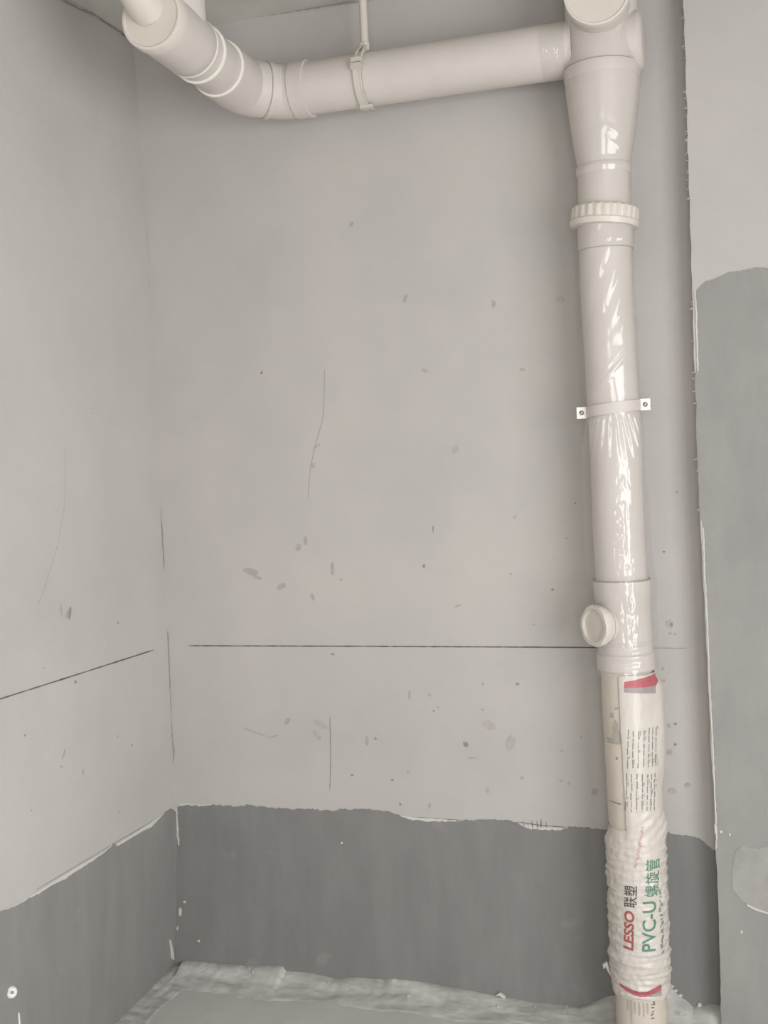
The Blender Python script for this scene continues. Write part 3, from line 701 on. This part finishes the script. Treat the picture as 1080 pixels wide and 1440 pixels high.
# ------------------------------------------------------------------ clear film round the stack
def ridge(x, w_): return math.exp(-(x/w_)**2)
def film_mesh(z0, z1, nz, nt, rad):
    mb = MB(); rs = []
    for i in range(nz):
        z = z0+(z1-z0)*i/(nz-1)
        rs.append([cyl(z, -math.pi+2*math.pi*q/nt, rad(z, -math.pi+2*math.pi*q/nt)) for q in range(nt)])
    mb.rings(rs, True); return mb
zc_, za_, zb_ = Z(576), Z(345), Z(838)
FOLD = [(Z(395), -0.25, 0.9), (Z(425), 0.1, 0.9), (Z(440), -0.45, 1.1), (Z(410), 0.5, 0.8), (Z(455), 0.0, 0.7), (Z(470), -0.2, 0.6)]
def film_r(z, th):
    r = RP+0.0040+0.0055*sstep(zt1+0.02, zt1-0.004, z)
    if z > za_: r = RP+0.0062
    d = abs(z-zc_)
    loose = sstep(0.015, 0.12, d)*sstep(0.0, 0.06, z-zb_)*sstep(0.0, 0.05, za_-z+0.03)
    w_ = 0.0
    if z > zc_:
        # long diagonal pull folds climbing to the right
        u = th*RP*0.9 - (z-(zc_+0.22))*0.42
        w_ += 0.0016*math.sin(u*150+2.2*N(z*7, th*1.2))*sstep(Z(480), Z(420), z)*sstep(1.5, 0.6, abs(th))
        u2 = (z-Z(520)) - (th-0.15)*0.075
        w_ += 0.0036*ridge(u2, 0.008) + 0.002*ridge(u2-0.022, 0.006) - 0.002*ridge(u2-0.013, 0.006)
    else:
        # gathers fanning down from the clamp, then crumpled creases
        dz = zc_-z
        fan = sstep(0.012, 0.03, dz)*sstep(0.17, 0.06, dz)
        w_ += fan*0.0026*math.sin((th/(0.35+dz*3.0))*13+1.0)
        cr = sstep(0.10, 0.2, dz)*ridge(th-0.05-0.10*N(z*4, 2), 0.36)
        w_ += cr*(0.0060*abs(N(z*22, th*3.6, 1))+0.0055*abs(N(z*48, th*7, 5)))
    w_ += 0.0010*N(z*11, th*2.2, 7)+0.0003*N(z*40, th*6, 3)
    w_ += 0.0022*loose
    # loose bag of film on the wall side, left of the pipe
    bag = ridge(th+1.95, 0.55)*sstep(zc_-0.01, zc_-0.12, z)*sstep(zb_-0.02, zb_+0.08, z)
    w_ += bag*(0.022+0.006*N(z*9, 4)+0.003*N(z*30, 8))
    bag2 = ridge(th-1.9, 0.5)*sstep(zc_-0.14, zc_-0.3, z)
    w_ += bag2*(0.012+0.005*N(z*8, 5))
    bag3 = ridge(th+1.8, 0.45)*sstep(zc_+0.015, zc_+0.06, z)*sstep(zc_+0.26, zc_+0.10, z)
    w_ += bag3*0.007
    return r+max(w_, -0.0015)
film = film_mesh(Z(905), Z(322), 330, 200, film_r).build('film_wrap', M['film'])
tag(film, 'clear creased plastic film wrapped round the vertical pipe below the ribbed nut', 'plastic film')
# around the inspection tee and the joint beneath it
def film2_r(z, th):
    r = rt+0.0075
    w_ = 0.0025*math.sin(z*260+5*N(z*8, th*1.5))*sstep(0.05, 0.0, abs(z-Z(915)))+0.0022*N(z*28, th*2.0, 3)+0.0012*N(z*70, th*5, 9)
    w_ = w_*(1-0.8*sstep(0.9, 1.4, abs(th)))+ridge(th-1.9, 0.5)*0.006
    return r+w_
f2 = film_mesh(Z(946), Z(898), 50, 160, film2_r).build('film_wrap', M['film'])
tag(f2, 'clear plastic film stretched round the pipe joint just under the notched cap', 'plastic film')
# tight film over the reducer and cross fitting
RT2 = sorted([(Z(300), 0.0675), (Z(248), 0.0685), (Z(240), 0.0715), (Z(228), 0.0690), (Z(205), 0.0765), (Z(165), 0.0865), (Z(138), 0.0930), (Z(110), 0.0965), (Z(92), 0.0985), (Z(60), 0.0985), (Z(40), 0.0985)])
def film3_r(z, th):
    r = lerp_tab(RT2, z)
    w_ = 0.0007*N(z*10, th*1.6, 2)+0.0004*abs(N(z*30, th*4, 6))
    u = (z-Z(190))+(th-0.1)*0.04
    w_ += 0.0022*ridge(u, 0.006)*ridge(th-0.35, 0.4)+0.002*ridge(u+0.03, 0.005)*ridge(th-0.6, 0.3)
    w_ += 0.009*ridge(th-1.25, 0.35)*sstep(Z(85), Z(60), z)
    return r+0.001+w_
f3 = film_mesh(Z(293), Z(58), 150, 160, film3_r).build('film_wrap', M['film'])
tag(f3, 'tight clear plastic film over the tapered reducer near the ceiling', 'plastic film')
# clear tape round the end of the branch pipe
ta, tb = on_run(at_y(765, 75, BY).x), on_run(at_y(799, 70, BY).x)
mb = MB(); rs = []
dd = (tb-ta); nd = dd.normalized(); e1 = Vector((0, 0, 1))-nd*nd.z; e1.normalize(); e2 = nd.cross(e1)
for i in range(40):
    c = ta+dd*(i/39)
    rs.append([c+(e1*math.cos(a)+e2*math.sin(a))*(RB+0.0016+0.0016*N(i*0.55, math.cos(a)*1.2, math.sin(a)*1.2)+0.0015*N(i*0.15, a*2)) for a in [2*math.pi*q/80 for q in range(80)]])
mb.rings(rs, True); tp_ = mb.build('clear_tape', M['tape'])
tag(tp_, 'shiny clear tape wound round the branch pipe where it meets the stack', 'tape')

# ------------------------------------------------------------------ printed sleeve on the lower pipe
SR = sorted([(Z(py), v) for py, v in ((940, .0700), (1000, .0705), (1100, .0700), (1150, .0715), (1200, .0735), (1300, .0735), (1345, .0745), (1375, .0720), (1395, .0700))])
zsT, zsB, zsM = Z(944), Z(1390), Z(1158)
zcr = Z(1150)
def sleeve_r(z, th):
    r = lerp_tab(SR, z)
    lower = sstep(Z(1140), Z(1185), z)
    up_ = 1-lower
    # crinkles: slack horizontal rolls below, long diagonal pulls higher up
    roll = 1.6*N(z*75, th*1.3, 1.0)+0.8*N(z*150, th*2.2, 6.0)
    roll2 = 1.5*N(z*42-th*0.9, th*0.8, 4)
    edge = 0.45+0.55*sstep(0.5, 1.3, abs(th))
    w_ = lower*edge*(0.0022*roll+0.0022*roll2) + lower*0.0015*N(z*60, th*6)
    low2 = sstep(Z(1318), Z(1335), z)
    w_ += low2*0.0030*N(z*95, th*0.9, 8)
    dg = math.sin((z-th*0.05)*210+2*N(z*9, th*2, 3))
    w_ += up_*0.0022*dg*sstep(Z(1125), Z(1150), z)*sstep(-0.2, 0.6, th)
    w_ += up_*(0.0012*N(z*16, th*2.6)+0.0008*N(z*45, th*5))
    w_ += ridge(th-1.75, 0.55)*sstep(zsT+0.002, zsT-0.04, z)*(0.0165*sstep(Z(1120), Z(1050), z)+0.008*ridge(z-Z(1160), 0.03)+0.004)
    w_ += ridge(th+1.7, 0.5)*lower*(0.0040+0.004*N(z*34, 2))
    r += w_
    k_ = sstep(-0.1, -0.5, th)*sstep(zsM-0.045, zsM, z)
    return r*(1-k_)+(RP+0.0016)*k_
def th_edge(z):                                   # left edge of the sleeve where it has split open above
    a = -0.30+0.05*N(z*9, 1)+0.02*N(z*40, 2)
    return a
sleeve = thing('printed_sleeve', axis(zsB), 'crumpled white printed plastic sleeve round the lower vertical pipe', 'plastic sleeve')
mb = MB(); nt_ = 150; rs = []
for i in range(90):
    z = zsM-0.012+(zsT-zsM+0.012)*i/89; a0 = th_edge(z)
    rs.append([cyl(z, a0+(2.9-a0)*q/(nt_-1), sleeve_r(z, a0+(2.9-a0)*q/(nt_-1))+0.0005*(1-q/(nt_-1))) for q in range(nt_)])
mb.rings(rs, False); up_part = mb.build('sleeve_upper', M['sleeve'], sleeve, label='split upper end of the sleeve')
mb = MB(); rs = []; nt2 = 220; nz = 260
def zbot(th): return zsB + 0.020*(0.5-0.5*math.sin(th+0.3)) - 0.006 + 0.005*N(th*3, 5)
for i in range(nz):
    s = i/(nz-1); row = []
    for q in range(nt2):
        th = -math.pi+2*math.pi*q/nt2
        z = zbot(th)+(zsM+0.004*N(th*4, 3)-zbot(th))*s
        row.append(cyl(z, th, sleeve_r(z, th)))
    rs.append(row)
mb.rings(rs, True); mb.build('sleeve_body', M['sleeve'], sleeve, label='crinkled body of the sleeve')

def on_sleeve(px, py, off=0.0007):
    z = Z(py)
    r = lerp_tab(SR, z)
    for _ in range(4):
        k = pxm(axis(z)+front(z)[0]*r); s = (px-cpx(z))*k/r
        th = math.asin(max(-0.985, min(0.985, s)))
        r = sleeve_r(z, th)
    return cyl(z, th, sleeve_r(z, th)+off)
def patch_on(name, outline, material, parent, off=0.0008, nu=26, nv=8, label=None):
    # outline: four pixel corners TL TR BR BL, laid on the sleeve as a thin print
    (ax, ay), (bx, by), (cx, cy_), (dx, dy) = outline
    mb = MB(); vs = []
    for j in range(nv):
        for i in range(nu):
            u, v = i/(nu-1), j/(nv-1)
            x = (ax+(bx-ax)*u)*(1-v)+(dx+(cx-dx)*u)*v; y = (ay+(by-ay)*u)*(1-v)+(dy+(cy_-dy)*u)*v
            vs.append(on_sleeve(x, y, off))
    mb.add(vs, [[j*nu+i, j*nu+i+1, (j+1)*nu+i+1, (j+1)*nu+i] for j in range(nv-1) for i in range(nu-1)])
    return mb.build(name, material, parent, True, label)
patch_on('red_band', [(877.5, 952), (924.5, 945), (925.5, 961.5), (877.5, 960)], M['ink_red'], sleeve, label='faded red printed band')
patch_on('grey_band', [(877.5, 960), (925.5, 961.5), (925.5, 972), (877.5, 966)], M['ink_grey'], sleeve, label='grey printed band')
def strip_on(name, topl, botl, material, parent, label=None, off=0.0009, nu=40, nv=6):
    mb = MB(); vs = []
    for j_ in range(nv):
        for i_ in range(nu):
            x = topl[0][0]+(topl[-1][0]-topl[0][0])*i_/(nu-1); v = j_/(nv-1)
            vs.append(on_sleeve(x, lerp_tab(topl, x)*(1-v)+lerp_tab(botl, x)*v, off))
    mb.add(vs, [[j_*nu+i_, j_*nu+i_+1, (j_+1)*nu+i_+1, (j_+1)*nu+i_] for j_ in range(nv-1) for i_ in range(nu-1)])
    return mb.build(name, material, parent, True, label)
strip_on('red_band', [(872, 1371), (880, 1373), (890, 1375.5), (900, 1377.5), (908, 1377.5), (916, 1375), (929, 1371)], [(872, 1375), (880, 1379), (890, 1383), (900, 1385), (908, 1385), (916, 1383), (929, 1378)], M['ink_red'], sleeve, 'red printed band at the lower hem')
strip_on('grey_band', [(910, 1384.5), (916, 1383), (929, 1378)], [(910, 1385), (916, 1386), (929, 1386.5)], M['ink_grey'], sleeve)
# flap of film hanging off the left of the hem
mb = MB(); fl = [cyl(Z(1375), -1.45, 0.073)]
P0 = cyl(Z(1372), -1.5, 0.074); nn, tt = front(Z(1372))
mb.tube([P0, P0-tt*0.006+Vector((0, 0, 0.010)), P0-tt*0.010+Vector((0, 0, 0.022)), P0-tt*0.014+Vector((0, 0, 0.034)), P0-tt*0.017+Vector((0, 0, 0.030)), P0-tt*0.018+Vector((0, 0, 0.018))], [0.003, 0.0028, 0.0045, 0.006, 0.0045, 0.002], 8)
mb.build('torn_flap', M['sleeve'], sleeve, label='torn curl of plastic')
mb = MB(); vs = []
nu = 22
for i in range(nu):
    u = i/(nu-1); th = -1.5+1.9*u
    zt_ = zbot(th)+0.003; zb2 = zt_-0.020*(1-0.75*u)-0.004*abs(N(u*7, 3))
    for k in range(4):
        z = zt_+(zb2-zt_)*k/3; vs.append(cyl(z, th, sleeve_r(zsB+0.005, th)-0.0015-0.001*k))
mb.add(vs, [[i*4+k, i*4+k+1, (i+1)*4+k+1, (i+1)*4+k] for i in range(nu-1) for k in range(3)])
mb.build('hem_edge', M['sleeve'], sleeve)
# rows of small print
mb = MB()
def dash(x0, y0, x1, y1, w_):
    k = 4; vs = []
    for i in range(k):
        u = i/(k-1); x = x0+(x1-x0)*u; y = y0+(y1-y0)*u
        vs += [on_sleeve(x-w_/2, y, 0.0009), on_sleeve(x+w_/2, y, 0.0009)]
    mb.add(vs, [[2*i, 2*i+1, 2*i+3, 2*i+2] for i in range(k-1)])
rnd = random.Random(3)
for (ya, yb, cols) in ((1016, 1071, (883, 890, 897.5, 905, 912, 917, 922, 925.5)), (1077, 1131, (881, 888, 895.5, 903, 910, 915, 920))):
    for ci, x in enumerate(cols):
        y = ya+rnd.uniform(0, 4)
        while y < yb:
            l = rnd.uniform(4, 13); xx = x+0.9*N(y*0.08, ci)-(y-ya)*0.02
            dash(xx, y, xx+rnd.uniform(-0.5, 0.5), min(yb, y+l), rnd.uniform(0.9, 1.7))
            if rnd.random() < 0.35: dash(xx+2.2, y, xx+2.2, min(yb, y+l*0.6), 0.8)
            y += l+rnd.uniform(0.8, 2.5)
mb.build('small_print', M['ink_text'], sleeve, False, 'columns of tiny grey print')

def text_mesh(body, shear=0.0, bold=0.0):
    cu = bpy.data.curves.new('lettering', 'FONT'); cu.body = body; cu.size = 1.0; cu.shear = shear; cu.offset = bold; cu.resolution_u = 3
    o = bpy.data.objects.new('lettering', cu); COL.objects.link(o)
    dg = bpy.context.evaluated_depsgraph_get()
    me = bpy.data.meshes.new_from_object(o.evaluated_get(dg))
    bpy.data.objects.remove(o)
    bm = bmesh.new(); bm.from_mesh(me); bpy.data.meshes.remove(me)
    bmesh.ops.triangulate(bm, faces=bm.faces)
    for _ in range(2):
        long = [e for e in bm.edges if e.calc_length() > 0.16]
        if long: bmesh.ops.subdivide_edges(bm, edges=long, cuts=1, use_grid_fill=False)
        bmesh.ops.triangulate(bm, faces=bm.faces)
    vs = [v.co.copy() for v in bm.verts]; bm.verts.index_update(); fs = [[v.index for v in f.verts] for f in bm.faces]; bm.free()
    return vs, fs
def print_up(name, body, box, material, parent, shear=0.0, bold=0.0, label=None, surf=None, slant=0.0):
    # lettering that reads upwards; box = (x_left, x_right, y_bottom, y_top) in which it lies on the sleeve
    vs, fs = text_mesh(body, shear, bold)
    if not vs: print('EMPTY TEXT', body); return None
    x0 = min(v.x for v in vs); x1 = max(v.x for v in vs); y0 = min(v.y for v in vs); y1 = max(v.y for v in vs)
    xl, xr_, yb, yt = box; S = surf or on_sleeve
    out = []
    for v in vs:
        u = (v.x-x0)/(x1-x0); t_ = (v.y-y0)/(y1-y0)
        out.append(S(xr_+(xl-xr_)*t_+slant*u, yb+(yt-yb)*u, 0.0009))
    return mobj(name, out, fs, material, parent, False, label)
print_up('lettering', 'LESSO', (876.5, 890.5, 1322, 1267), M['ink_rust'], sleeve, 0.15, 0.03, 'red lettering LESSO', slant=1.5)
print_up('lettering', '联塑', (877, 895, 1262, 1232), M['ink_dark'], sleeve, 0, 0.009, 'black Chinese lettering', slant=1.0)
print_up('lettering', 'PVC-U', (902, 921, 1322, 1254), M['ink_green'], sleeve, 0, 0.012, 'green lettering PVC-U', slant=1.0)
print_up('lettering', '螺旋管', (905.5, 925, 1248, 1197), M['ink_green'], sleeve, 0, 0.006, 'green Chinese lettering', slant=2.0)
mb = MB(); rnd = random.Random(21)
y = 1208.0
while y > 1153:
    xc = 891.5+(1208-y)*0.17; l = rnd.uniform(1.2, 2.6)
    for _ in range(2): dash(xc+rnd.uniform(0, 4), y-l, xc+rnd.uniform(0, 4), y, rnd.uniform(0.9, 2.4))
    y -= l+rnd.uniform(0.5, 1.4)
mb.build('small_print', M['ink_pink'], sleeve, False, 'faint red line of tiny print')
mb = MB(); rnd = random.Random(11)
for y in range(1240, 1326, 5):
    x_ = 926.5+(y-1240)*0.05; dash(x_+rnd.uniform(-1.5, 2), y, x_+rnd.uniform(-1.5, 2), y+rnd.uniform(1.5, 5.5), rnd.uniform(1.5, 4.5))
mb.build('small_print', M['ink_edge'], sleeve, False)
# marks on the bare pipe below and beside the sleeve
def on_pipe(px, py, off=0.0006):
    z = Z(py); k = pxm(axis(z)); s = (px-cpx(z))*k/RP
    th = math.asin(max(-0.99, min(0.99, s))); return cyl(z, th, RP+off)
def pipe_patch(name, px, material, parent, off=0.0006):
    mb = MB(); c = (sum(p[0] for p in px)/len(px), sum(p[1] for p in px)/len(px))
    vs = [on_pipe(*c, off)]+[on_pipe(a, b, off) for a, b in px]; n = len(px)
    mb.add(vs, [[0, i+1, (i+1) % n+1] for i in range(n)]); return mb.build(name, material, parent, True)
mb = MB(); rnd = random.Random(5)
for y in (1393, 1397, 1401.5, 1407, 1411, 1415):
    for _ in range(3):
        x = 917.5+rnd.uniform(-1.6, 1.6)-(y-1393)*0.05; yy = y+rnd.uniform(-1, 1.4)
        a = on_pipe(x-1.2, yy); b = on_pipe(x+1.2, yy-0.3); c2 = on_pipe(x+1.2, yy+0.7); d2 = on_pipe(x-1.2, yy+0.9); mb.add([a, b, c2, d2], [[0, 1, 2, 3]])
mb.build('small_print', M['ink_dark'], stack, False, 'tiny black print on the bare pipe')
for k, (x, y0_, y1_, w_) in enumerate(((883, 1393, 1408, 1.2), (887.5, 1392, 1424, 1.4), (892, 1393, 1410, 1.0), (898, 1394, 1412, 1.2), (904, 1394, 1414, 1.0), (909, 1395, 1410, 1.2))):
    pipe_patch('dirt_streak', [(x-w_, y0_), (x+w_, y0_), (x+w_*0.8+1, (y0_+y1_)/2), (x+1.5, y1_), (x-w_*0.4+0.6, y1_), (x-w_*0.7, (y0_+y1_)/2)], M['stain'], stack)
pipe_patch('dirt_spot', [(890, 1428), (893, 1427), (894, 1429), (891, 1431)], M['ink_dark'], stack, 0.0009)
for (x, y, rx, ry) in ((866, 1016, 4, 10), (869, 1028, 7, 9), (866, 1035, 10, 5), (858, 1036, 8, 3.5), (861, 1000, 2.5, 4)):
    pipe_patch('stain', [(x+rx*math.cos(t)*(1+.35*N(t*1.5, x)), y+ry*math.sin(t)*(1+.35*N(t*1.5, y))) for t in lsp(0, 5.8, 14)], M['stain'], stack)
for (x, y, rx, ry) in ((868, 1059, 1.4, 2.2), (866.5, 990, 1, 1), (869, 989, 1, 1), (864, 1121.5, 7, 0.8), (871, 1122, 3.5, 1.2)):
    pipe_patch('dirt_spot', [(x+rx*math.cos(t), y+ry*math.sin(t)) for t in lsp(0, 5.6, 9)], M['scuff_dark'], stack, 0.0009)

# ------------------------------------------------------------------ small plug low on the left wall
P = at_left(15, 1395)
plug = thing('wall_plug', P, 'small round white plug low on the coated left wall', 'wall plug')
k = pxm(P)
mb = MB(); mb.lathe(P-Vector((0.004, 0, 0)), (1, -0.15, 0.0), [(0, 8.5*k), (0.008, 8.5*k), (0.014, 7.2*k), (0.018, 4.5*k), (0.019, 0)], 20, True, False, rmod=lambda q, h: 1+0.08*N(q*0.9, 3))
body = mb.build('plug_body', M['plug'], plug)
Pn = at_left(18.5, 1396, 0.019)
mb = MB(); mb.lathe(Pn-Vector((0.003, 0, 0)), (1, -0.1, 0), [(0, 2.2*k), (0.004, 2.0*k), (0.005, 0)], 10, True, False); mb.build('plug_recess', M['scuff'], body)
left_slab('paint_drip', [(24.6, 1424), (26, 1424), (27.5, 1442), (28, 1460), (26, 1460), (25.4, 1440)], M['plug'], 0.003, wall_left)
print('DONE objects', len(bpy.data.objects))
